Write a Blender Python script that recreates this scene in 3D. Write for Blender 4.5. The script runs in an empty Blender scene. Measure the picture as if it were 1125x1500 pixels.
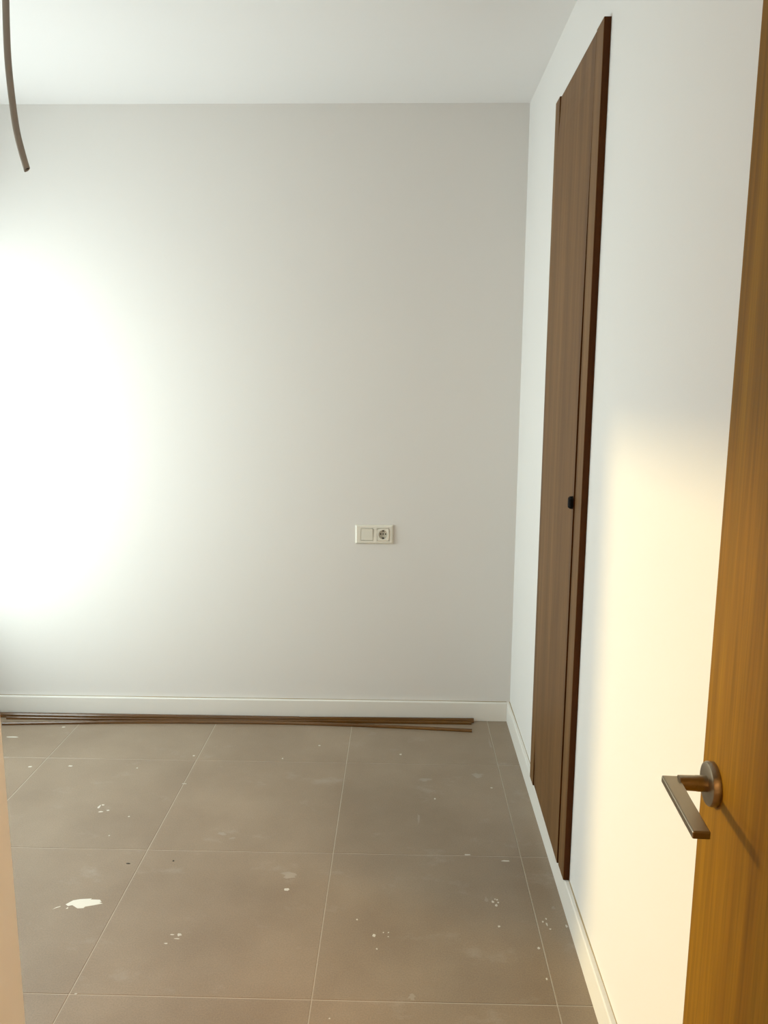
import bpy, bmesh, math, random
from mathutils import Vector, Matrix
random.seed(7)
sc = bpy.context.scene
COL = sc.collection
PI = math.pi

# ------------------------------------------------------------------ camera
F_PX = 1140.0
PITCH, YAW, ROLL = math.atan2(193, F_PX), math.atan2(26, F_PX), 0.005
cam_data = bpy.data.cameras.new('camera')
cam_data.sensor_fit = 'VERTICAL'
cam_data.sensor_height = 36.0
cam_data.lens = 36.0 * F_PX / 1500.0
cam_data.clip_start = 0.02
cam = bpy.data.objects.new('camera', cam_data)
COL.objects.link(cam)
fw = Vector((-math.sin(YAW) * math.cos(PITCH), math.cos(YAW) * math.cos(PITCH), -math.sin(PITCH)))
r0 = Vector((math.cos(YAW), math.sin(YAW), 0))
u0 = r0.cross(fw)
rt = r0 * math.cos(ROLL) + u0 * math.sin(ROLL)
up = rt.cross(fw)
cam.matrix_world = Matrix(((rt.x, up.x, -fw.x, 0), (rt.y, up.y, -fw.y, 0), (rt.z, up.z, -fw.z, 1.502), (0, 0, 0, 1)))
sc.camera = cam

# ------------------------------------------------------------------ world (hazy bright sky) and low sun
world = bpy.data.worlds.new('sky')
sc.world = world
world.use_nodes = True
wn, wl = world.node_tree.nodes, world.node_tree.links
wn.clear()
w_out = wn.new('ShaderNodeOutputWorld')
w_bg = wn.new('ShaderNodeBackground')
w_geo = wn.new('ShaderNodeTexCoord')
w_sep = wn.new('ShaderNodeSeparateXYZ')
w_ramp = wn.new('ShaderNodeValToRGB')
w_map = wn.new('ShaderNodeMapRange')
w_map.inputs[1].default_value = -1; w_map.inputs[2].default_value = 1
wl.new(w_geo.outputs['Generated'], w_sep.inputs[0])
wl.new(w_sep.outputs['Z'], w_map.inputs[0])
wl.new(w_map.outputs[0], w_ramp.inputs[0])
cr = w_ramp.color_ramp
cr.elements[0].position = 0.0; cr.elements[0].color = (0.86, 0.95, 0.97, 1)
cr.elements[1].position = 1.0; cr.elements[1].color = (0.86, 0.97, 1.0, 1)
e = cr.elements.new(0.49); e.color = (0.88, 0.96, 0.95, 1)
e = cr.elements.new(0.52); e.color = (0.90, 1.0, 0.98, 1)
wl.new(w_ramp.outputs[0], w_bg.inputs['Color'])
wl.new(w_bg.outputs[0], w_out.inputs[0])
w_bg.inputs['Strength'].default_value = 8.9

sun_data = bpy.data.lights.new('sun', 'SUN')
sun_data.energy = 2.6
sun_data.color = (1.0, 0.74, 0.34)
sun_data.angle = 0.065
sun = bpy.data.objects.new('sun', sun_data)
COL.objects.link(sun)
SUN_DIR = Vector((1.0, -0.49, -0.25))
sun.rotation_euler = SUN_DIR.to_track_quat('-Z', 'Y').to_euler()
sun.location = (-6, 6, 3)

vs = sc.view_settings
vs.view_transform = 'Standard'; vs.look = 'None'
vs.exposure = 0.0; vs.gamma = 1.0; vs.use_curve_mapping = False

# ------------------------------------------------------------------ helpers
def new_mat(name):
    m = bpy.data.materials.new(name)
    m.use_nodes = True
    return m, m.node_tree.nodes, m.node_tree.links, m.node_tree.nodes['Principled BSDF']

def plain(name, col, rough=0.5, metal=0.0, bump=0.0, bump_scale=200.0, spec=0.5):
    m, n, l, b = new_mat(name)
    b.inputs['Base Color'].default_value = (*col, 1)
    b.inputs['Roughness'].default_value = rough
    b.inputs['Metallic'].default_value = metal
    b.inputs['Specular IOR Level'].default_value = spec
    tc = n.new('ShaderNodeTexCoord')
    nz = n.new('ShaderNodeTexNoise')
    nz.inputs['Scale'].default_value = bump_scale
    nz.inputs['Detail'].default_value = 3
    l.new(tc.outputs['Object'], nz.inputs['Vector'])
    if bump:
        bp = n.new('ShaderNodeBump')
        bp.inputs['Strength'].default_value = bump
        bp.inputs['Distance'].default_value = 0.002
        l.new(nz.outputs['Fac'], bp.inputs['Height'])
        l.new(bp.outputs[0], b.inputs['Normal'])
    else:
        mr = n.new('ShaderNodeMapRange')
        mr.inputs[3].default_value = max(0, rough - 0.05); mr.inputs[4].default_value = min(1, rough + 0.05)
        l.new(nz.outputs['Fac'], mr.inputs[0]); l.new(mr.outputs[0], b.inputs['Roughness'])
    return m

def wood(name, cols, scale=(38, 38, 1.6), rough=0.4, axis=None, coat=0.0, fine=0.25, spec=0.5):
    """streaky veneer, grain along local Z (or X when axis == 'X')"""
    m, n, l, b = new_mat(name)
    tc = n.new('ShaderNodeTexCoord')
    mp = n.new('ShaderNodeMapping')
    mp.inputs['Scale'].default_value = (scale[2], scale[1], scale[0]) if axis == 'X' else scale
    l.new(tc.outputs['Object'], mp.inputs[0])
    n1 = n.new('ShaderNodeTexNoise')
    n1.inputs['Scale'].default_value = 1.0; n1.inputs['Detail'].default_value = 6; n1.inputs['Distortion'].default_value = 0.3
    l.new(mp.outputs[0], n1.inputs['Vector'])
    rp = n.new('ShaderNodeValToRGB')
    k = len(cols)
    rp.color_ramp.elements[0].position = 0.30; rp.color_ramp.elements[0].color = (*cols[0], 1)
    rp.color_ramp.elements[1].position = 0.72; rp.color_ramp.elements[1].color = (*cols[-1], 1)
    for i in range(1, k - 1):
        q = rp.color_ramp.elements.new(0.30 + 0.42 * i / (k - 1)); q.color = (*cols[i], 1)
    l.new(n1.outputs['Fac'], rp.inputs[0])
    mp2 = n.new('ShaderNodeMapping')
    mp2.inputs['Scale'].default_value = tuple(s * 7 for s in ((scale[2], scale[1], scale[0]) if axis == 'X' else scale))
    l.new(tc.outputs['Object'], mp2.inputs[0])
    n2 = n.new('ShaderNodeTexNoise'); n2.inputs['Scale'].default_value = 1.0; n2.inputs['Detail'].default_value = 4
    l.new(mp2.outputs[0], n2.inputs['Vector'])
    mr = n.new('ShaderNodeMapRange'); mr.inputs[1].default_value = 0.3; mr.inputs[2].default_value = 0.7
    mr.inputs[3].default_value = 1 - fine; mr.inputs[4].default_value = 1 + fine
    l.new(n2.outputs['Fac'], mr.inputs[0])
    mx = n.new('ShaderNodeMix'); mx.data_type = 'RGBA'; mx.blend_type = 'MULTIPLY'; mx.inputs[0].default_value = 1
    l.new(rp.outputs[0], mx.inputs[6]); l.new(mr.outputs[0], mx.inputs[7])
    l.new(mx.outputs[2], b.inputs['Base Color'])
    b.inputs['Roughness'].default_value = rough
    b.inputs['Coat Weight'].default_value = coat
    b.inputs['Specular IOR Level'].default_value = spec
    bp = n.new('ShaderNodeBump'); bp.inputs['Strength'].default_value = 0.08; bp.inputs['Distance'].default_value = 0.001
    l.new(n2.outputs['Fac'], bp.inputs['Height']); l.new(bp.outputs[0], b.inputs['Normal'])
    return m

def tile_mat():
    m, n, l, b = new_mat('porcelain_tile')
    tc = n.new('ShaderNodeTexCoord')
    geo = n.new('ShaderNodeNewGeometry')
    big = n.new('ShaderNodeTexNoise'); big.inputs['Scale'].default_value = 2.2; big.inputs['Detail'].default_value = 5
    big.inputs['Roughness'].default_value = 0.6
    l.new(geo.outputs['Position'], big.inputs['Vector'])
    rp = n.new('ShaderNodeValToRGB')
    rp.color_ramp.elements[0].position = 0.35; rp.color_ramp.elements[0].color = (0.228, 0.170, 0.115, 1)
    rp.color_ramp.elements[1].position = 0.68; rp.color_ramp.elements[1].color = (0.295, 0.228, 0.160, 1)
    l.new(big.outputs['Fac'], rp.inputs[0])
    # fine speckle
    sp = n.new('ShaderNodeTexNoise'); sp.inputs['Scale'].default_value = 260; sp.inputs['Detail'].default_value = 2
    l.new(geo.outputs['Position'], sp.inputs['Vector'])
    mr = n.new('ShaderNodeMapRange'); mr.inputs[1].default_value = 0.3; mr.inputs[2].default_value = 0.7
    mr.inputs[3].default_value = 0.90; mr.inputs[4].default_value = 1.10
    l.new(sp.outputs['Fac'], mr.inputs[0])
    mx = n.new('ShaderNodeMix'); mx.data_type = 'RGBA'; mx.blend_type = 'MULTIPLY'; mx.inputs[0].default_value = 1
    l.new(rp.outputs[0], mx.inputs[6]); l.new(mr.outputs[0], mx.inputs[7])
    # dusty plaster smears
    mp = n.new('ShaderNodeMapping'); mp.inputs['Scale'].default_value = (5.5, 8.5, 1); mp.inputs['Rotation'].default_value = (0, 0, 0.5)
    l.new(geo.outputs['Position'], mp.inputs[0])
    du = n.new('ShaderNodeTexNoise'); du.inputs['Scale'].default_value = 1; du.inputs['Detail'].default_value = 7; du.inputs['Roughness'].default_value = 0.68
    l.new(mp.outputs[0], du.inputs['Vector'])
    mr2 = n.new('ShaderNodeMapRange'); mr2.inputs[1].default_value = 0.58; mr2.inputs[2].default_value = 0.80
    mr2.inputs[3].default_value = 0.0; mr2.inputs[4].default_value = 0.35
    l.new(du.outputs['Fac'], mr2.inputs[0])
    mx2 = n.new('ShaderNodeMix'); mx2.data_type = 'RGBA'
    l.new(mr2.outputs[0], mx2.inputs[0]); l.new(mx.outputs[2], mx2.inputs[6]); mx2.inputs[7].default_value = (0.44, 0.41, 0.36, 1)
    # each tile slightly different
    oi = n.new('ShaderNodeObjectInfo')
    mr3 = n.new('ShaderNodeMapRange'); mr3.inputs[3].default_value = 0.96; mr3.inputs[4].default_value = 1.04
    l.new(oi.outputs['Random'], mr3.inputs[0])
    mx3 = n.new('ShaderNodeMix'); mx3.data_type = 'RGBA'; mx3.blend_type = 'MULTIPLY'; mx3.inputs[0].default_value = 1
    l.new(mx2.outputs[2], mx3.inputs[6]); l.new(mr3.outputs[0], mx3.inputs[7])
    l.new(mx3.outputs[2], b.inputs['Base Color'])
    rr = n.new('ShaderNodeMapRange'); rr.inputs[3].default_value = 0.24; rr.inputs[4].default_value = 0.42
    l.new(big.outputs['Fac'], rr.inputs[0]); l.new(rr.outputs[0], b.inputs['Roughness'])
    bp = n.new('ShaderNodeBump'); bp.inputs['Strength'].default_value = 0.05; bp.inputs['Distance'].default_value = 0.001
    l.new(sp.outputs['Fac'], bp.inputs['Height']); l.new(bp.outputs[0], b.inputs['Normal'])
    return m

def wall_mat(name, col):
    m, n, l, b = new_mat(name)
    geo = n.new('ShaderNodeNewGeometry')
    nz = n.new('ShaderNodeTexNoise'); nz.inputs['Scale'].default_value = 1.3; nz.inputs['Detail'].default_value = 3
    l.new(geo.outputs['Position'], nz.inputs['Vector'])
    rp = n.new('ShaderNodeValToRGB')
    rp.color_ramp.elements[0].color = tuple(c * 0.985 for c in col) + (1,)
    rp.color_ramp.elements[1].color = tuple(min(1, c * 1.01) for c in col) + (1,)
    l.new(nz.outputs['Fac'], rp.inputs[0]); l.new(rp.outputs[0], b.inputs['Base Color'])
    b.inputs['Roughness'].default_value = 0.75
    b.inputs['Specular IOR Level'].default_value = 0.25
    fz = n.new('ShaderNodeTexNoise'); fz.inputs['Scale'].default_value = 160; fz.inputs['Detail'].default_value = 2
    l.new(geo.outputs['Position'], fz.inputs['Vector'])
    bp = n.new('ShaderNodeBump'); bp.inputs['Strength'].default_value = 0.06; bp.inputs['Distance'].default_value = 0.002
    l.new(fz.outputs['Fac'], bp.inputs['Height']); l.new(bp.outputs[0], b.inputs['Normal'])
    return m

def glass_mat():
    m, n, l, b = new_mat('window_glass')
    n.remove(b)
    out = n['Material Output']
    tr = n.new('ShaderNodeBsdfTransparent'); tr.inputs[0].default_value = (0.95, 0.97, 0.96, 1)
    gl = n.new('ShaderNodeBsdfGlossy'); gl.inputs['Roughness'].default_value = 0.02
    fr = n.new('ShaderNodeFresnel'); fr.inputs['IOR'].default_value = 1.45
    mx = n.new('ShaderNodeMixShader')
    l.new(fr.outputs[0], mx.inputs[0]); l.new(tr.outputs[0], mx.inputs[1]); l.new(gl.outputs[0], mx.inputs[2])
    l.new(mx.outputs[0], out.inputs[0])
    return m

M_WALL = wall_mat('white_wall_paint', (0.715, 0.698, 0.670))
M_CEIL = wall_mat('white_ceiling_paint', (0.78, 0.77, 0.755))
M_BASE = plain('white_baseboard_lacquer', (0.76, 0.74, 0.69), 0.35)
M_CAULK = plain('yellowed_caulk', (0.33, 0.26, 0.15), 0.8)
M_GROUT = plain('pale_grout', (0.50, 0.45, 0.37), 0.9, bump=0.2)
M_TILE = tile_mat()
M_WARD = wood('wardrobe_walnut_laminate', [(0.112, 0.053, 0.017), (0.150, 0.075, 0.025), (0.190, 0.102, 0.036)], (26, 26, 0.9), 0.5, fine=0.14, spec=0.2)
M_WARD_EDGE = wood('wardrobe_dark_edge', [(0.062, 0.019, 0.003), (0.090, 0.030, 0.005)], (30, 30, 1.2), 0.6, fine=0.1, spec=0.12)
M_DARK = plain('gap_shade', (0.012, 0.007, 0.005), 0.9)  # near-black, puts the shade of gaps and hollows into colour
M_DOOR = wood('door_honey_oak_veneer', [(0.168, 0.073, 0.002), (0.208, 0.098, 0.003), (0.252, 0.124, 0.004)], (22, 22, 0.7), 0.5, fine=0.2, spec=0.1)
M_MOULD = wood('varnished_moulding', [(0.070, 0.027, 0.004), (0.098, 0.040, 0.006), (0.125, 0.055, 0.009)], (60, 60, 2.0), 0.20, axis='X', fine=0.15, coat=0.4)
M_STEEL = plain('satin_nickel', (0.30, 0.245, 0.175), 0.30, metal=1.0)
M_PLAST = plain('ivory_plastic', (0.74, 0.71, 0.62), 0.35)
M_PLAST_SHADE = plain('ivory_plastic_shaded', (0.55, 0.52, 0.44), 0.45)  # darker copy of the ivory; the well's shade is in its colour
M_BLACK = plain('black_plastic', (0.006, 0.006, 0.007), 0.75, spec=0.15)
M_CABLE = plain('grey_brown_conduit', (0.25, 0.20, 0.155), 0.5)
M_PAINT = plain('dried_white_paint', (0.72, 0.70, 0.62), 0.6)
M_PAINT_DROP = plain('dried_paint_drops', (0.58, 0.55, 0.48), 0.6)
M_PAINT_THIN = plain('thin_dusty_paint', (0.33, 0.28, 0.22), 0.8)
M_GRIT = plain('dark_grit', (0.03, 0.025, 0.02), 0.8)
M_ALU = plain('white_window_frame', (0.78, 0.78, 0.76), 0.35)
M_GLASS = glass_mat()

def add_box(bm, lo, hi):
    r = bmesh.ops.create_cube(bm, size=1)
    vs_ = r['verts']
    c = [(a + b) / 2 for a, b in zip(lo, hi)]; s = [b - a for a, b in zip(lo, hi)]
    for v in vs_:
        v.co = Vector((c[0] + v.co.x * s[0], c[1] + v.co.y * s[1], c[2] + v.co.z * s[2]))
    return vs_

def obj(name, bm, mat, parent=None, smooth=False, bevel=0.0, seg=2, loc=None):
    if bevel:
        bmesh.ops.bevel(bm, geom=list(bm.edges), offset=bevel, segments=seg, affect='EDGES', profile=0.5)
    bmesh.ops.recalc_face_normals(bm, faces=list(bm.faces))
    me = bpy.data.meshes.new(name)
    if loc is not None:
        bmesh.ops.translate(bm, verts=list(bm.verts), vec=-Vector(loc))
    bm.to_mesh(me); bm.free()
    for mm in (mat if isinstance(mat, (list, tuple)) else [mat]):
        me.materials.append(mm)
    if smooth:
        for p in me.polygons: p.use_smooth = True
    o = bpy.data.objects.new(name, me)
    COL.objects.link(o)
    if loc is not None: o.location = loc
    if parent: o.parent = parent
    return o

def box_obj(name, lo, hi, mat, parent=None, bevel=0.0, seg=2):
    """world (or parent-local) box, origin at the middle of its base"""
    bm = bmesh.new(); add_box(bm, lo, hi)
    return obj(name, bm, mat, parent, bevel=bevel, seg=seg, loc=((lo[0] + hi[0]) / 2, (lo[1] + hi[1]) / 2, lo[2]))

def empty(name, loc, rz=0.0):
    o = bpy.data.objects.new(name, None); COL.objects.link(o)
    o.empty_display_size = 0.1
    o.location = loc; o.rotation_euler = (0, 0, rz)
    return o

def tag(o, label=None, cat=None, group=None, kind=None):
    if label: o['label'] = label
    if cat: o['category'] = cat
    if group: o['group'] = group
    if kind: o['kind'] = kind
    return o

def add_cyl(bm, p, axis, r, depth, seg=32, r2=None):
    """cylinder starting at p along the axis"""
    axis = Vector(axis).normalized()
    q = axis.to_track_quat('Z', 'Y').to_matrix().to_4x4()
    mat = Matrix.Translation(Vector(p) + axis * depth / 2) @ q
    return bmesh.ops.create_cone(bm, cap_ends=True, segments=seg, radius1=r, radius2=r if r2 is None else r2, depth=depth, matrix=mat)['verts']

# ------------------------------------------------------------------ room dimensions
H_C = 2.582                 # ceiling
X_R, X_L = 0.492, -2.0     # right and left wall planes
Y_B = 3.303                 # back wall plane
Y_N = 1.22                  # front wall of the room, left of the entry passage
X_P = -0.673                # left wall plane of the entry passage
Y_D0, Y_D1 = 0.0, 0.12      # door wall
X_H0, X_H1, Y_H = -1.3, 1.2, -1.35   # hallway behind
T = 0.12

def struct(o, label=None):
    o['kind'] = 'structure'
    if label: o['label'] = label
    return o

# floor slab (grout bed) and its tiles
floor = struct(box_obj('floor', (X_L - T, Y_H - T, -0.12), (X_H1 + T, Y_B + T, -0.0011), M_GROUT), 'grey beige square porcelain tile floor with pale joints and white paint drops')
fl0 = Vector(floor.location)
PITCH_T, GAP = 0.6015, 0.0026
tx0, ty0 = -0.2105, 1.6815
shape_cache = {}
def tile(x0, x1, y0, y1):
    k = (round(x1 - x0, 3), round(y1 - y0, 3))
    if k not in shape_cache:
        bm = bmesh.new()
        w, d = (x1 - x0) / 2, (y1 - y0) / 2
        vt = add_box(bm, (-w, -d, -0.009), (w, d, 0.0))
        te = [e_ for e_ in bm.edges if all(v.co.z > -0.001 for v in e_.verts)]
        bmesh.ops.bevel(bm, geom=te, offset=0.0007, segments=1, affect='EDGES')
        me = bpy.data.meshes.new('floor_tile'); bm.to_mesh(me); bm.free(); me.materials.append(M_TILE)
        shape_cache[k] = me
    o = bpy.data.objects.new('floor_tile', shape_cache[k]); COL.objects.link(o)
    o.parent = floor
    o.location = Vector(((x0 + x1) / 2, (y0 + y1) / 2, 0.0)) - fl0
regions = [(X_L, X_R, Y_N, Y_B), (X_P, X_R, Y_H, Y_N), (X_H0, X_P, Y_H, 0.0), (X_R, X_H1, Y_H, 0.0)]
for rx0, rx1, ry0, ry1 in regions:
    for i in range(-6, 5):
        for j in range(-8, 5):
            a0, a1 = tx0 + i * PITCH_T + GAP / 2, tx0 + (i + 1) * PITCH_T - GAP / 2
            b0, b1 = ty0 + j * PITCH_T + GAP / 2, ty0 + (j + 1) * PITCH_T - GAP / 2
            c0, c1, d0, d1 = max(a0, rx0), min(a1, rx1), max(b0, ry0), min(b1, ry1)
            if c1 - c0 > 0.01 and d1 - d0 > 0.01:
                tile(c0, c1, d0, d1)

ceiling = struct(box_obj('ceiling', (X_L - T, Y_H - T, H_C), (X_H1 + T, Y_B + T, H_C + 0.15), M_CEIL), 'plain white painted ceiling')
struct(box_obj('wall_back', (X_L - T, Y_B, 0), (X_R + T, Y_B + T, H_C), M_WALL), 'white painted back wall with the socket plate')
struct(box_obj('wall_right', (X_R, Y_D1, 0), (X_R + T, Y_B, H_C), M_WALL), 'white painted right wall carrying the walnut wardrobe')
# left wall with the window opening
WY0, WY1, WZ0, WZ1 = 1.86, 3.17, 0.38, 2.08
bm = bmesh.new()
add_box(bm, (X_L - T, Y_N - T, 0), (X_L, WY0, H_C)); add_box(bm, (X_L - T, WY1, 0), (X_L, Y_B, H_C))
add_box(bm, (X_L - T, WY0, 0), (X_L, WY1, WZ0)); add_box(bm, (X_L - T, WY0, WZ1), (X_L, WY1, H_C))
struct(obj('wall_left', bm, M_WALL, loc=(X_L - T / 2, (Y_N + Y_B) / 2, 0)))
bm = bmesh.new()
add_box(bm, (X_L, Y_N - T, 0), (X_P - T, Y_N, H_C)); add_box(bm, (X_P - T, Y_D1, 0), (X_P, Y_N, H_C))
struct(obj('wall_passage', bm, M_WALL, loc=(X_P - T / 2, Y_N / 2, 0)), 'white painted end of the wall at the left edge, lit warm')
DX0, DX1, DZ = -0.485, 0.385, 2.06      # doorway opening
bm = bmesh.new()
add_box(bm, (X_H0 - T, Y_D0, 0), (DX0, Y_D1, H_C)); add_box(bm, (DX1, Y_D0, 0), (X_H1 + T, Y_D1, H_C)); add_box(bm, (DX0, Y_D0, DZ), (DX1, Y_D1, H_C))
struct(obj('wall_front', bm, M_WALL, loc=((DX0 + DX1) / 2, 0.06, 0)))
struct(box_obj('wall_hall_left', (X_H0 - T, Y_H, 0), (X_H0, Y_D0, H_C), M_WALL))
struct(box_obj('wall_hall_right', (X_H1, Y_H, 0), (X_H1 + T, Y_D0, H_C), M_WALL))
struct(box_obj('wall_hall_rear', (X_H0 - T, Y_H - T, 0), (X_H1 + T, Y_H, H_C), M_WALL))

# baseboards: board with eased top edge, and a yellowed caulk line where it meets the wall
BB_H, BB_T = 0.086, 0.0145
def baseboard(name, p0, p1, nrm, caulk=True, label=None):
    """p0 -> p1 along the wall, nrm points into the room"""
    p0, p1, nrm = Vector(p0), Vector(p1), Vector(nrm)
    prof = [(0.0012, 0.0), (BB_T, 0.0), (BB_T, BB_H - 0.003), (BB_T - 0.0012, BB_H - 0.0007), (BB_T - 0.003, BB_H), (0.0012, BB_H)]
    bm = bmesh.new(); rings = []
    for p in (p0, p1):
        rings.append([bm.verts.new(p + nrm * a + Vector((0, 0, b))) for a, b in prof])
    k = len(prof)
    for i in range(k):
        bm.faces.new((rings[0][i], rings[0][(i + 1) % k], rings[1][(i + 1) % k], rings[1][i]))
    bm.faces.new(rings[0]); bm.faces.new(rings[1][::-1])
    o = obj(name, bm, M_BASE, loc=(p0 + p1) / 2)
    struct(o, label)
    if caulk:
        bm = bmesh.new(); n_ = 60; va = []; vb = []
        d = p1 - p0
        for i in range(n_ + 1):
            w = 0.0006 + 0.0022 * max(0, math.sin(i * 0.37 + 1.3 * math.sin(i * 0.19)) + 0.15 * math.sin(i * 2.1))
            q = p0 + d * (i / n_)
            va.append(bm.verts.new(q + nrm * 0.0002 + Vector((0, 0, BB_H + 0.0022))))
            vb.append(bm.verts.new(q + nrm * (0.0012 + w) + Vector((0, 0, BB_H + 0.0003))))
        for i in range(n_): bm.faces.new((va[i], va[i + 1], vb[i + 1], vb[i]))
        obj('caulk_line', bm, M_CAULK, o).location = -Vector(o.location)
    return o
baseboard('baseboard_back', (X_L, Y_B, 0), (X_R - BB_T - 0.0006, Y_B, 0), (0, -1, 0), label='white baseboard along the back wall behind the mouldings')
baseboard('baseboard_right', (X_R, 0.95, 0), (X_R, Y_B, 0), (-1, 0, 0), label='white baseboard along the right wall under the wardrobe')
baseboard('baseboard_left', (X_L, Y_N, 0), (X_L, WY0, 0), (1, 0, 0))
baseboard('baseboard_front', (X_L + BB_T, Y_N, 0), (X_P, Y_N, 0), (0, 1, 0))
baseboard('baseboard_passage', (X_P, 0.19, 0), (X_P, Y_N + BB_T, 0), (1, 0, 0))

# ------------------------------------------------------------------ window in the left wall
win = empty('window_1', (X_L - T / 2, (WY0 + WY1) / 2, WZ0)); struct(win, 'white single-leaf window in the left wall')
def loc_box(name, lo, hi, mat, parent, bevel=0.0, off=None):
    o = box_obj(name, lo, hi, mat, None, bevel)
    base = Vector(off) if off is not None else Vector(parent.location)
    o.location = Vector(o.location) - base
    o.parent = parent
    return o
bm = bmesh.new(); fx0, fx1, fr = X_L - 0.09, X_L - 0.03, 0.032
add_box(bm, (fx0, WY0 + .001, WZ0 + .001), (fx1, WY0 + fr, WZ1 - .001)); add_box(bm, (fx0, WY1 - fr, WZ0 + .001), (fx1, WY1 - .001, WZ1 - .001))
add_box(bm, (fx0, WY0 + fr, WZ0 + .001), (fx1, WY1 - fr, WZ0 + fr)); add_box(bm, (fx0, WY0 + fr, WZ1 - fr), (fx1, WY1 - fr, WZ1 - .001))
o = obj('window_frame', bm, M_ALU, None, loc=tuple(win.location)); o.location = (0, 0, 0); o.parent = win
ym = WY0 + fr + 0.022
for a, b in ((WY0 + fr + .002, WY1 - fr - .002),):
    bm = bmesh.new(); z0, z1, s = WZ0 + fr + .002, WZ1 - fr - .002, 0.032
    x0, x1 = X_L - 0.085, X_L - 0.04
    add_box(bm, (x0, a, z0), (x1, a + s, z1)); add_box(bm, (x0, b - s, z0), (x1, b, z1))
    add_box(bm, (x0, a + s, z0), (x1, b - s, z0 + s)); add_box(bm, (x0, a + s, z1 - s), (x1, b - s, z1))
    sash = obj('sash', bm, M_ALU, None, loc=tuple(win.location)); sash.location = (0, 0, 0); sash.parent = win
    bm = bmesh.new(); gx = X_L - 0.062
    vv = [bm.verts.new(p) for p in ((gx, a + s, z0 + s), (gx, b - s, z0 + s), (gx, b - s, z1 - s), (gx, a + s, z1 - s))]
    bm.faces.new(vv)
    g = obj('pane', bm, M_GLASS, None, loc=tuple(win.location)); g.location = (0, 0, 0); g.parent = sash
bm = bmesh.new()
add_box(bm, (X_L - 0.04, ym - 0.012, 1.02), (X_L - 0.025, ym + 0.012, 1.12)); add_box(bm, (X_L - 0.025, ym - 0.009, 1.06), (X_L + 0.01, ym + 0.009, 1.078)); add_box(bm, (X_L - 0.004, ym - 0.009, 0.95), (X_L + 0.01, ym + 0.009, 1.06))
o = obj('window_handle', bm, M_STEEL, None, loc=tuple(win.location)); o.location = (0, 0, 0); o.parent = win
# light portal: only helps the renderer sample the sky through the opening
pd = bpy.data.lights.new('window_portal', 'AREA'); pd.shape = 'RECTANGLE'; pd.size = WZ1 - WZ0; pd.size_y = WY1 - WY0
pd.cycles.is_portal = True
po = bpy.data.objects.new('window_portal', pd); COL.objects.link(po)
po.location = (X_L - 0.125, (WY0 + WY1) / 2, (WZ0 + WZ1) / 2); po.rotation_euler = (0, -PI / 2, 0)

# ------------------------------------------------------------------ built-in wardrobe
WX = 0.474; W0, W1, WB, WT = 2.043, 2.638, BB_H + 0.0008, 2.362
SR, SL = 0.072, 0.064
ward = empty('built_in_wardrobe', ((WX + X_R) / 2, (W0 + W1) / 2, WB))
tag(ward, 'tall narrow walnut brown built-in wardrobe front set in the right wall', 'wardrobe')
wo = Vector(ward.location)
loc_box('shade_backing', (X_R - 0.004, W0 + 0.01, WB + .002), (X_R - 0.0004, W1 - 0.01, WT - 0.006), M_DARK, ward)  # thin dark sheet standing in for the shade of the closet recess
def stile(y0, y1, edge_low):
    bm = bmesh.new(); add_box(bm, (WX, y0, WB), (X_R - 0.0004, y1, WT))
    bmesh.ops.bevel(bm, geom=[e_ for e_ in bm.edges if all(abs(v.co.x - WX) < 1e-6 for v in e_.verts)], offset=0.0008, segments=1, affect='EDGES')
    bmesh.ops.recalc_face_normals(bm, faces=list(bm.faces))
    for f in bm.faces:
        if f.normal.y < -0.9 or f.normal.y > 0.9: f.material_index = 1
    o = obj('stile', bm, [M_WARD, M_WARD_EDGE], None, loc=tuple(wo)); o.location = (0, 0, 0); o.parent = ward
    return o
stile(W0, W0 + SR, True)
stile(W1 - SL, W1, False)
# door leaf, very slightly bowed along the hinge edge so the gap opens at both ends
bm = bmesh.new(); ring = []
hz = WT - 0.004 - (WB + 0.003); NS = 40
d0 = W0 + SR; d1 = W1 - SL
L = []; R = []
for i in range(NS + 1):
    t = i / NS; z = WB + 0.003 + hz * t
    gr = 0.0035 if t < 0.62 else 0.0035 - 0.0027 * min(1, (t - 0.62) / 0.3)
    end = max(0, 1 - t / 0.10, 1 - (1 - t) / 0.055)
    gl_ = 0.0005 + (0.010 * min(1, end * 1.6) if end > 0 else 0)
    pr = 0.0034 * min(1.0, max(0.0, (0.92 - t) / 0.28))
    L.append((d0 + gr, z, WX - pr)); R.append((d1 - gl_ * 0.4, z, WX - 0.0003 + 0.0038 * min(1, end * 1.3)))
xs = (WX + 0.0012, X_R - 0.005)
grid = [[[bm.verts.new((xf if xi_ == 0 else xs[1], y, z)) for (y, z, xf) in side] for side in (L, R)] for xi_ in (0, 1)]
for i in range(NS):
    for xi in (0, 1):
        a = grid[xi]; bm.faces.new((a[0][i], a[1][i], a[1][i + 1], a[0][i + 1]))
    for si in (0, 1):
        bm.faces.new((grid[0][si][i], grid[1][si][i], grid[1][si][i + 1], grid[0][si][i + 1]))
for i in (0, NS):
    bm.faces.new((grid[0][0][i], grid[0][1][i], grid[1][1][i], grid[1][0][i]))
bmesh.ops.recalc_face_normals(bm, faces=list(bm.faces))
for f in bm.faces:
    if abs(f.normal.y) > 0.8: f.material_index = 1
leaf = obj('door_panel', bm, [M_WARD, M_WARD_EDGE], None, loc=tuple(wo)); leaf.location = (0, 0, 0); leaf.parent = ward
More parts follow.
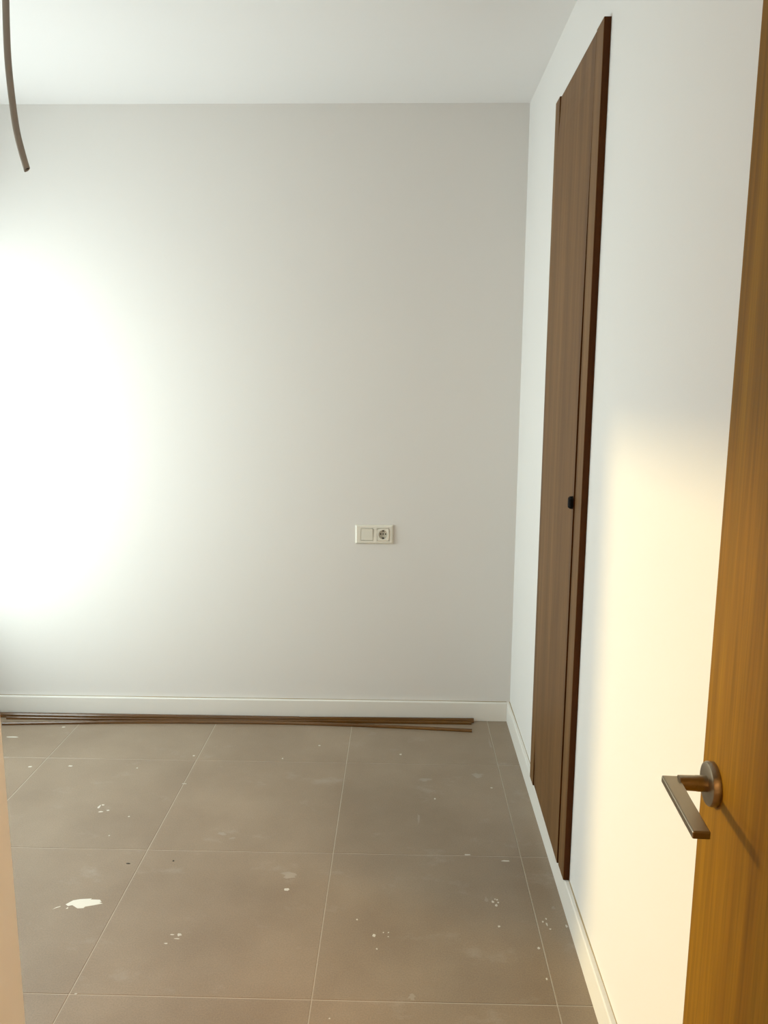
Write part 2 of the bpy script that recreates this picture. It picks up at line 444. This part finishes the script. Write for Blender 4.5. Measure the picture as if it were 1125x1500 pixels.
# black pull: lozenge shaped block on the free edge of the panel
bm = bmesh.new()
yk, zk = d0 + 0.013, 1.172
prof = [(-0.010, -0.010), (-0.010, 0.012), (-0.004, 0.018), (0.006, 0.018), (0.010, 0.010), (0.010, -0.010), (0.004, -0.017), (-0.004, -0.017)]
r1 = [bm.verts.new((WX - 0.0030, yk + a, zk + b)) for a, b in prof]
r2 = [bm.verts.new((WX - 0.0115, yk + a * 0.95, zk + b * 0.95)) for a, b in prof]
r3 = [bm.verts.new((WX - 0.0155, yk + a * 0.70, zk + b * 0.74)) for a, b in prof]
k = len(prof)
for A, B in ((r1, r2), (r2, r3)):
    for i in range(k): bm.faces.new((A[i], A[(i + 1) % k], B[(i + 1) % k], B[i]))
bm.faces.new(r3); bm.faces.new(r1[::-1])
kn = obj('pull_knob', bm, M_BLACK, None, loc=tuple(wo)); kn.location = (0, 0, 0); kn.parent = leaf
kn['label'] = 'small black pull knob'

# ------------------------------------------------------------------ room door, opened against the right wall
TH = math.radians(3.0)
edge = Vector((0.3775, 0.912, 0)); ev = Vector((math.sin(TH), math.cos(TH), 0)); DW, DT = 0.785, 0.038
hinge = edge - ev * DW
door = empty('door_1', (hinge.x, hinge.y, 0.008), -TH)      # local: +Y along the leaf to its free edge, -X faces the room
struct(door, 'honey oak room door standing open at the right edge with a nickel lever')
leaf_bm = bmesh.new(); add_box(leaf_bm, (0, 0, 0), (DT, DW, 2.035))
dl = obj('door_leaf', leaf_bm, M_DOOR, door, bevel=0.0015)
HZ = 1.03 - 0.008; HY = DW - 0.0435
def handle(side):
    sx = -1 if side == 'near' else 1
    x0 = 0.0 if side == 'near' else DT
    bm = bmesh.new()
    # rose: turned disc with a softened rim
    pts = [(0.0, 0.0262), (0.0072, 0.0262), (0.0090, 0.0250), (0.0096, 0.0225), (0.0096, 0.0)]
    seg = 40; rings = []
    for d, r in pts:
        if r == 0: rings.append([bm.verts.new((x0 + sx * d, HY, HZ))]); continue
        rings.append([bm.verts.new((x0 + sx * d, HY + r * math.cos(2 * PI * i / seg), HZ + r * math.sin(2 * PI * i / seg))) for i in range(seg)])
    for A, B in zip(rings, rings[1:]):
        for i in range(seg):
            j = (i + 1) % seg
            bm.faces.new((A[i], A[j], B[j], B[i]) if len(B) > 1 else (A[i], A[j], B[0]))
    rose = obj('door_handle', bm, M_STEEL, door, smooth=True)
    md = rose.modifiers.new('edge', 'EDGE_SPLIT'); md.split_angle = math.radians(35)
    rose['label'] = 'satin nickel lever handle'
    bm = bmesh.new(); add_cyl(bm, (x0 + sx * 0.0092, HY, HZ), (sx, 0, 0), 0.0095, 0.012, 28)
    add_cyl(bm, (x0 + sx * 0.020, HY, HZ), (sx, 0, 0), 0.0093, 0.0215, 28, 0.0088)
    nk = obj('neck', bm, M_STEEL, rose, smooth=True)
    md = nk.modifiers.new('edge', 'EDGE_SPLIT'); md.split_angle = math.radians(35)
    # flat lever: mitred at the corner, running back to the hinge side
    bm = bmesh.new()
    xa, xb, yt, yc = 0.0405, 0.0595, HY - 0.1115, HY + 0.0085
    outline = [(xa, HY - 0.010), (xa, yt), (xb, yt), (xb, yc), (xa, HY + 0.0085)]
    lo = [bm.verts.new((x0 + sx * a, b, HZ - 0.0045)) for a, b in outline]
    hi = [bm.verts.new((x0 + sx * a, b, HZ + 0.0045)) for a, b in outline]
    k = len(outline)
    for i in range(k): bm.faces.new((lo[i], lo[(i + 1) % k], hi[(i + 1) % k], hi[i]))
    bm.faces.new(hi); bm.faces.new(lo[::-1])
    lv = obj('lever', bm, M_STEEL, rose, bevel=0.0016, seg=2)
    return rose
handle('near'); handle('far')
for hz_ in (0.22, 1.02, 1.82):
    bm = bmesh.new(); add_cyl(bm, (DT / 2 + 0.019, -0.008, hz_), (0, 0, 1), 0.006, 0.09, 16)
    add_box(bm, (DT - 0.001, -0.008, hz_), (DT + 0.0015, 0.03, hz_ + 0.09))
    obj('hinge', bm, M_STEEL, door)
bm = bmesh.new(); add_box(bm, (0.008, DW - 0.001, HZ - 0.09), (DT - 0.008, DW + 0.0006, HZ + 0.10)); obj('latch_plate', bm, M_STEEL, door)
# lining of the doorway
bm = bmesh.new(); e0 = 0.0006
add_box(bm, (DX0 + e0, Y_D0 - 0.01, 0.001), (DX0 + 0.025, Y_D1 + 0.008, DZ - e0)); add_box(bm, (DX1 - 0.012, Y_D0 - 0.01, 0.001), (DX1 - e0, Y_D1 + 0.0, DZ - e0)); add_box(bm, (DX0 + 0.025, Y_D0 - 0.01, DZ - 0.012), (DX1 - 0.012, Y_D1, DZ - e0))
struct(obj('trim_1', bm, M_DOOR, loc=((DX0 + DX1) / 2, 0.06, 0)), 'oak lining of the doorway around the camera')

# ------------------------------------------------------------------ light switch and socket in one plate
def plate():
    px0, px1, pz0, pz1 = -0.1985, -0.0350, 0.8035, 0.8870
    root = empty('switch_and_socket_plate', ((px0 + px1) / 2, Y_B, (pz0 + pz1) / 2))
    tag(root, 'ivory double wall plate with light switch and round socket on the back wall', 'socket')
    c = Vector(root.location)
    def put(name, bm, mat, parent, smooth=False):
        o = obj(name, bm, mat, None, smooth, loc=tuple(c)); o.location = (0, 0, 0); o.parent = parent; return o
    gw, gh = 0.0268, 0.0275
    cz = c.z; cs = (-0.1480, -0.0785)
    # frame: chamfered plate with two square openings
    bm = bmesh.new()
    yf = Y_B - 0.0095
    def quadring(x0, x1, z0, z1, y): return [bm.verts.new(p) for p in ((x0, y, z0), (x1, y, z0), (x1, y, z1), (x0, y, z1))]
    o1 = quadring(px0, px1, pz0, pz1, Y_B - 0.0003); o2 = quadring(px0, px1, pz0, pz1, Y_B - 0.005); o3 = quadring(px0 + .006, px1 - .006, pz0 + .006, pz1 - .006, yf)
    for A, B in ((o1, o2), (o2, o3)):
        for i in range(4): bm.faces.new((A[i], A[(i + 1) % 4], B[(i + 1) % 4], B[i]))
    xs_ = [px0 + .006, cs[0] - gw, cs[0] + gw, cs[1] - gw, cs[1] + gw, px1 - .006]; zs_ = [pz0 + .006, cz - gh, cz + gh, pz1 - .006]
    V = [[bm.verts.new((x, yf, z)) for z in zs_] for x in xs_]
    for i in range(5):
        for j in range(3):
            if j == 1 and i in (1, 3):
                q = [V[i][j], V[i + 1][j], V[i + 1][j + 1], V[i][j + 1]]
                b = [bm.verts.new((v.co.x, Y_B - 0.002, v.co.z)) for v in q]
                for a_ in range(4): bm.faces.new((q[a_], q[(a_ + 1) % 4], b[(a_ + 1) % 4], b[a_]))
                bm.faces.new(b)
            else:
                bm.faces.new((V[i][j], V[i + 1][j], V[i + 1][j + 1], V[i][j + 1]))
    bmesh.ops.remove_doubles(bm, verts=list(bm.verts), dist=1e-5)
    put('frame', bm, M_PLAST, root)
    # rocker, pressed in slightly at the bottom
    bm = bmesh.new(); g = 0.0016
    vs_ = add_box(bm, (cs[0] - gw + g, Y_B - 0.0125, cz - gh + g), (cs[0] + gw - g, Y_B - 0.0025, cz + gh - g))
    for v in vs_:
        if v.co.y < Y_B - 0.01 and v.co.z < cz: v.co.y += 0.003
    bmesh.ops.bevel(bm, geom=list(bm.edges), offset=0.0008, segments=2, affect='EDGES')
    put('switch_rocker', bm, M_PLAST, root)
    # socket insert with a round well
    bm = bmesh.new(); seg = 40; R_ = 0.0195; yi = Y_B - 0.0118
    hw, hh = gw - g, gh - g
    outer = []; inner = []; deep = []
    for i in range(seg):
        a = 2 * PI * (i + .5) / seg; ca, sa = math.cos(a), math.sin(a)
        s = min(hw / abs(ca) if abs(ca) > 1e-6 else 9, hh / abs(sa) if abs(sa) > 1e-6 else 9)
        outer.append(bm.verts.new((cs[1] + ca * s, yi, cz + sa * s)))
        inner.append(bm.verts.new((cs[1] + ca * R_, yi, cz + sa * R_)))
        deep.append(bm.verts.new((cs[1] + ca * R_ * .96, Y_B - 0.0035, cz + sa * R_ * .96)))
    back = [bm.verts.new((v.co.x, Y_B - 0.003, v.co.z)) for v in outer]
    for i in range(seg):
        j = (i + 1) % seg
        bm.faces.new((outer[i], outer[j], inner[j], inner[i])); bm.faces.new((inner[i], inner[j], deep[j], deep[i])); bm.faces.new((outer[j], outer[i], back[i], back[j]))
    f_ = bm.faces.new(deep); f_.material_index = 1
    ins = put('socket_insert', bm, [M_PLAST, M_PLAST_SHADE], root)
    for dx in (-0.0105, 0.0, 0.0105):
        bm = bmesh.new(); add_cyl(bm, (cs[1] + dx, Y_B - 0.0034, cz + 0.0015), (0, -1, 0), 0.0030 if dx else 0.0026, 0.0006, 16)
        put('pin_hole' if dx else 'centre_screw', bm, M_BLACK, ins)
    for dz in (-1, 1):
        bm = bmesh.new(); add_box(bm, (cs[1] - 0.0032, Y_B - 0.0105, cz + dz * 0.0163 - 0.0022), (cs[1] + 0.0032, Y_B - 0.0036, cz + dz * 0.0163 + 0.0022))
        put('earth_clip', bm, M_BLACK, ins)
plate()

# ------------------------------------------------------------------ loose wooden mouldings on the floor
def moulding(label, pts, w, h, z=0.0, group=None):
    """half-round moulding swept along floor points (x, y)"""
    P = [Vector((x, y, z)) for x, y in pts]
    # smooth path by Catmull-Rom
    path = []
    for i in range(len(P) - 1):
        a, b, c, d = P[max(i - 1, 0)], P[i], P[i + 1], P[min(i + 2, len(P) - 1)]
        for s in range(10):
            t = s / 10
            path.append(0.5 * ((2 * b) + (c - a) * t + (2 * a - 5 * b + 4 * c - d) * t * t + (3 * b - a - 3 * c + d) * t ** 3))
    path.append(P[-1])
    prof = [(-w / 2, 0.0), (-w / 2, h * 0.40), (-w * 0.42, h * 0.68), (-w * 0.25, h * 0.92), (0, h), (w * 0.25, h * 0.92), (w * 0.42, h * 0.68), (w / 2, h * 0.40), (w / 2, 0.0)]
    bm = bmesh.new(); rings = []
    for i, p in enumerate(path):
        d = (path[min(i + 1, len(path) - 1)] - path[max(i - 1, 0)]).normalized()
        s = Vector((-d.y, d.x, 0))
        rings.append([bm.verts.new(p + s * a + Vector((0, 0, b))) for a, b in prof])
    k = len(prof)
    for A, B in zip(rings, rings[1:]):
        for i in range(k): bm.faces.new((A[i], A[(i + 1) % k], B[(i + 1) % k], B[i]))
    bm.faces.new(rings[0]); bm.faces.new(rings[-1][::-1])
    c = sum(P, Vector()) / len(P); c.z = z
    o = obj('wood_moulding', bm, M_MOULD, loc=tuple(c))
    tag(o, label, 'moulding', 'loose mouldings along the back wall')
    return o
moulding('brown wood moulding nearest the camera, lying apart in front of the others', [(-1.745, 3.178), (-1.2, 3.213), (-0.62, 3.228), (-0.15, 3.214), (0.314, 3.180)], 0.015, 0.012, 0.0003)
moulding('middle brown wood moulding, its left end set back, between the front one and the thick one', [(-1.757, 3.238), (-1.2, 3.2385), (-0.62, 3.2435), (-0.15, 3.2495), (0.318, 3.2535)], 0.011, 0.0125, 0.0003)
moulding('thick brown wood moulding with the longest right end, second from the baseboard', [(-1.800, 3.2615), (-1.2, 3.2605), (-0.62, 3.2615), (-0.15, 3.270), (0.330, 3.2745)], 0.018, 0.019, 0.0003)
moulding('short dark wood moulding pressed against the baseboard behind the thick one', [(-1.830, 3.2800), (-1.2, 3.2805), (-0.45, 3.2805)], 0.012, 0.013, 0.0003)

# ------------------------------------------------------------------ cable conduit hanging from the ceiling
def conduit():
    pts = [Vector(p) for p in ((-0.975, 2.1, H_C - 0.0005), (-0.989, 2.1, 2.50), (-0.996, 2.1, 2.432), (-1.001, 2.1, 2.313), (-0.999, 2.1, 2.224), (-0.9925, 2.1, 2.133), (-0.982, 2.1, 2.075), (-0.9715, 2.1, 2.032))]
    path = []
    for i in range(len(pts) - 1):
        a, b, c, d = pts[max(i - 1, 0)], pts[i], pts[i + 1], pts[min(i + 2, len(pts) - 1)]
        for s in range(6):
            t = s / 6
            path.append(0.5 * ((2 * b) + (c - a) * t + (2 * a - 5 * b + 4 * c - d) * t * t + (3 * b - a - 3 * c + d) * t ** 3))
    path.append(pts[-1])
    bm = bmesh.new(); seg = 20; R_, ri = 0.0084, 0.0066; O = []; I = []
    n_ = len(path)
    for i, p in enumerate(path):
        d = (path[min(i + 1, n_ - 1)] - path[max(i - 1, 0)]).normalized()
        s = d.cross(Vector((0, 1, 0))).normalized(); y = Vector((0, 1, 0))
        skew = 0.45 if i == n_ - 1 else 0
        def ringpt(r, k):
            a = 2 * PI * k / seg
            return p + s * (r * math.cos(a)) + y * (r * math.sin(a)) - d * (skew * r * math.cos(a))
        O.append([bm.verts.new(ringpt(R_, k)) for k in range(seg)])
        if i > n_ - 6: I.append([bm.verts.new(ringpt(ri, k)) for k in range(seg)])
    for A, B in zip(O, O[1:]):
        for k in range(seg): bm.faces.new((A[k], A[(k + 1) % seg], B[(k + 1) % seg], B[k]))
    for A, B in zip(I, I[1:]):
        for k in range(seg): bm.faces.new((A[(k + 1) % seg], A[k], B[k], B[(k + 1) % seg]))
    for k in range(seg): bm.faces.new((O[-1][k], O[-1][(k + 1) % seg], I[-1][(k + 1) % seg], I[-1][k]))
    bm.faces.new(O[0]); bm.faces.new(I[0])
    o = obj('hanging_conduit', bm, M_CABLE, smooth=True, loc=tuple(pts[0]))
    tag(o, 'grey brown cable tube curving down from the ceiling at upper left', 'cable')
    bm = bmesh.new(); p, d = path[-3], (path[-1] - path[-3]).normalized()
    add_cyl(bm, p, d, 0.0062, 0.008, 16)
    c = obj('hollow_shade', bm, M_DARK, o); c.location = -pts[0]  # dark plug added for the shade inside the hollow end
conduit()

# ------------------------------------------------------------------ ceiling lamp of the hallway behind the camera
def hall_lamp():
    x, y = 0.55, -0.70
    bm = bmesh.new(); add_cyl(bm, (x, y, H_C - 0.035), (0, 0, 1), 0.14, 0.0345, 32)
    o = obj('hall_ceiling_lamp', bm, M_ALU, loc=(x, y, H_C - 0.035))
    tag(o, 'round white ceiling lamp of the hallway behind the camera', 'lamp')
    m, n, l, b = new_mat('lamp_diffuser')
    b.inputs['Base Color'].default_value = (0.9, 0.8, 0.6, 1)
    b.inputs['Emission Color'].default_value = (1.0, 0.72, 0.42, 1); b.inputs['Emission Strength'].default_value = 6.0
    bm = bmesh.new(); add_cyl(bm, (x, y, H_C - 0.060), (0, 0, 1), 0.12, 0.024, 32)
    d = obj('diffuser', bm, m, o); d.location = -Vector((x, y, H_C - 0.035))
    ld = bpy.data.lights.new('hall_lamp_light', 'AREA'); ld.shape = 'DISK'; ld.size = 0.22; ld.energy = 66; ld.color = (1.0, 0.56, 0.22)
    lo = bpy.data.objects.new('hall_lamp_light', ld); COL.objects.link(lo); lo.location = (x, y, H_C - 0.063)
hall_lamp()

# ------------------------------------------------------------------ dried paint on the floor (parts of the floor)
def blob(cx, cy, rx, ry, rot=0.0, mat=None, n=11, jag=0.28, h=0.0005):
    bm = bmesh.new(); top = []; bot = []
    for i in range(n):
        a = 2 * PI * i / n; k = 1 + jag * (random.random() * 2 - 1)
        x, y = rx * k * math.cos(a), ry * k * math.sin(a)
        X, Y = cx + x * math.cos(rot) - y * math.sin(rot), cy + x * math.sin(rot) + y * math.cos(rot)
        bot.append(bm.verts.new((X, Y, 0.00002))); top.append(bm.verts.new((cx + (X - cx) * .86, cy + (Y - cy) * .86, h)))
    for i in range(n): bm.faces.new((bot[i], bot[(i + 1) % n], top[(i + 1) % n], top[i]))
    bm.faces.new(top)
    o = obj('paint_splash', bm, mat or M_PAINT, None, loc=(cx, cy, 0)); o.parent = floor; o.location = Vector((cx, cy, 0)) - fl0
    return o
def poly(pts, mat=None, h=0.0006):
    c = Vector((sum(p[0] for p in pts) / len(pts), sum(p[1] for p in pts) / len(pts), 0))
    bm = bmesh.new(); n = len(pts)
    bot = [bm.verts.new((x, y, 0.00002)) for x, y in pts]; top = [bm.verts.new((c.x + (x - c.x) * .96, c.y + (y - c.y) * .96, h)) for x, y in pts]
    for i in range(n): bm.faces.new((bot[i], bot[(i + 1) % n], top[(i + 1) % n], top[i]))
    bm.faces.new(top)
    bmesh.ops.triangulate(bm, faces=[f for f in bm.faces if len(f.verts) > 4])
    o = obj('paint_splash', bm, mat or M_PAINT, None, loc=tuple(c)); o.parent = floor; o.location = c - fl0
    return o
bg = poly([(-0.9631, 2.0115), (-0.9543, 2.0229), (-0.9485, 2.0298), (-0.9309, 2.0356), (-0.9116, 2.0377), (-0.8974, 2.0397), (-0.8993, 2.0351), (-0.8716, 2.0348), (-0.8631, 2.0257), (-0.8684, 2.0233), (-0.8571, 2.0184), (-0.8804, 2.0095), (-0.9025, 2.003), (-0.9049, 1.9967), (-0.9215, 1.9951), (-0.9335, 2.0031), (-0.9419, 2.0084), (-0.9526, 2.0044)])
bg['label'] = 'large white dried paint splash'
poly([(-0.9917, 1.9893), (-0.9844, 1.9979), (-0.9744, 2.0034), (-0.9738, 2.0008), (-0.983, 1.9947)])
poly([(-0.9545, 1.9915), (-0.9523, 1.9978), (-0.9486, 1.9979), (-0.9492, 1.9935)])
for a in [(-0.333, 2.0975, 0.0112, 0.0079, 0.0), (0.0055, 2.9615, 0.0056, 0.0074, 0.0), (-0.3331, 3.0283, 0.0057, 0.0061, 0.0), (-0.4693, 2.9109, 0.0041, 0.0057, 0.0), (-0.0649, 1.9097, 0.0056, 0.0067, 0.0), (-0.0397, 1.9225, 0.0023, 0.0027, 0.0), (-0.0258, 1.9229, 0.0023, 0.0027, 0.0), (-0.0263, 1.9069, 0.0024, 0.0026, 0.0), (-0.0558, 1.8593, 0.0028, 0.0032, 0.0), (-0.1154, 1.9726, 0.0034, 0.0043, 0.0), (0.1307, 2.6245, 0.0037, 0.0059, 0.0), (-0.1612, 1.6255, 0.0033, 0.003, 0.0), (0.2772, 2.0604, 0.0049, 0.0061, 0.0), (0.2902, 2.0699, 0.003, 0.0046, 0.0), (0.2928, 2.0579, 0.003, 0.0045, 0.0), (0.2854, 2.0457, 0.0039, 0.006, 0.0), (0.2846, 2.0728, 0.0025, 0.0031, 0.0), (0.408, 1.9799, 0.0029, 0.0043, 0.0), (0.4197, 1.9916, 0.0024, 0.0043, 0.0), (0.4175, 1.9691, 0.0024, 0.0084, 0.0), (0.4235, 1.95, 0.0038, 0.0027, 0.0), (0.3785, 1.8748, 0.0046, 0.0051, 0.0), (0.3806, 1.766, 0.0026, 0.0046, 0.0), (0.2221, 2.288, 0.0132, 0.004, 0.0), (0.3387, 2.2591, 0.0152, 0.0045, 0.0), (0.3459, 2.7086, 0.0051, 0.0037, 0.0), (0.4714, 1.9624, 0.0038, 0.0069, 0.0), (0.2824, 1.9567, 0.0039, 0.0042, 0.0), (-1.067, 2.5309, 0.0049, 0.0133, 0.0), (-1.0576, 2.5447, 0.0061, 0.0045, 0.0), (-1.0479, 2.5003, 0.012, 0.0044, 0.0), (-1.0272, 2.5098, 0.006, 0.0044, 0.0), (-0.9651, 2.3571, 0.0034, 0.0029, 0.0), (-0.9392, 2.4734, 0.0048, 0.0042, 0.0), (-0.5985, 1.8977, 0.0075, 0.0067, 0.0), (-0.6256, 1.8628, 0.0055, 0.0026, 0.0), (-0.6014, 1.8818, 0.0093, 0.0026, 0.0), (-0.619, 1.8971, 0.0074, 0.0024, 0.0), (-0.7958, 1.6824, 0.0043, 0.0037, 0.0), (-1.6448, 3.0626, 0.0347, 0.0063, 0.0), (-1.2936, 2.8218, 0.0094, 0.0054, 0.0), (-1.4486, 2.8112, 0.008, 0.0054, 0.0), (-1.4693, 3.1644, 0.0089, 0.0067, 0.0), (-0.8313, 2.9219, 0.0055, 0.0058, 0.0), (-1.0259, 2.8142, 0.004, 0.0041, 0.0), (-0.8088, 2.7009, 0.0103, 0.0038, 0.0)]:
    blob(a[0], a[1], a[2] * 0.85, a[3] * 0.85, mat=M_PAINT_DROP)
for a in [(0.0972, 2.7611, 0.0261, 0.0103, 0.0), (0.0684, 2.4926, 0.0036, 0.0303, 0.0), (0.2581, 2.069, 0.0051, 0.0123, 0.0), (0.3035, 2.7991, 0.0211, 0.0159, 0.0), (-0.593, 2.3807, 0.016, 0.008, 0.0), (-0.5527, 2.3544, 0.009, 0.0058, 0.0), (0.3802, 3.0646, 0.0043, 0.0443, 0.0), (0.4479, 2.0387, 0.0059, 0.006, 0.0), (0.0356, 1.698, 0.0085, 0.0109, 0.0), (-0.3325, 2.1659, 0.0272, 0.0134, 0.0), (0.497, 2.2748, 0.0109, 0.0054, 0.0)]:
    blob(*a[:5], mat=M_PAINT_THIN, n=14, jag=0.45, h=0.0002)
for a in [(-0.8487, 2.2082, 0.0064, 0.0026, 0.0), (-0.7115, 2.2265, 0.0032, 0.0036, 0.0)]:
    o = blob(*a[:5], mat=M_GRIT, h=0.001); o.name = 'grit_speck'
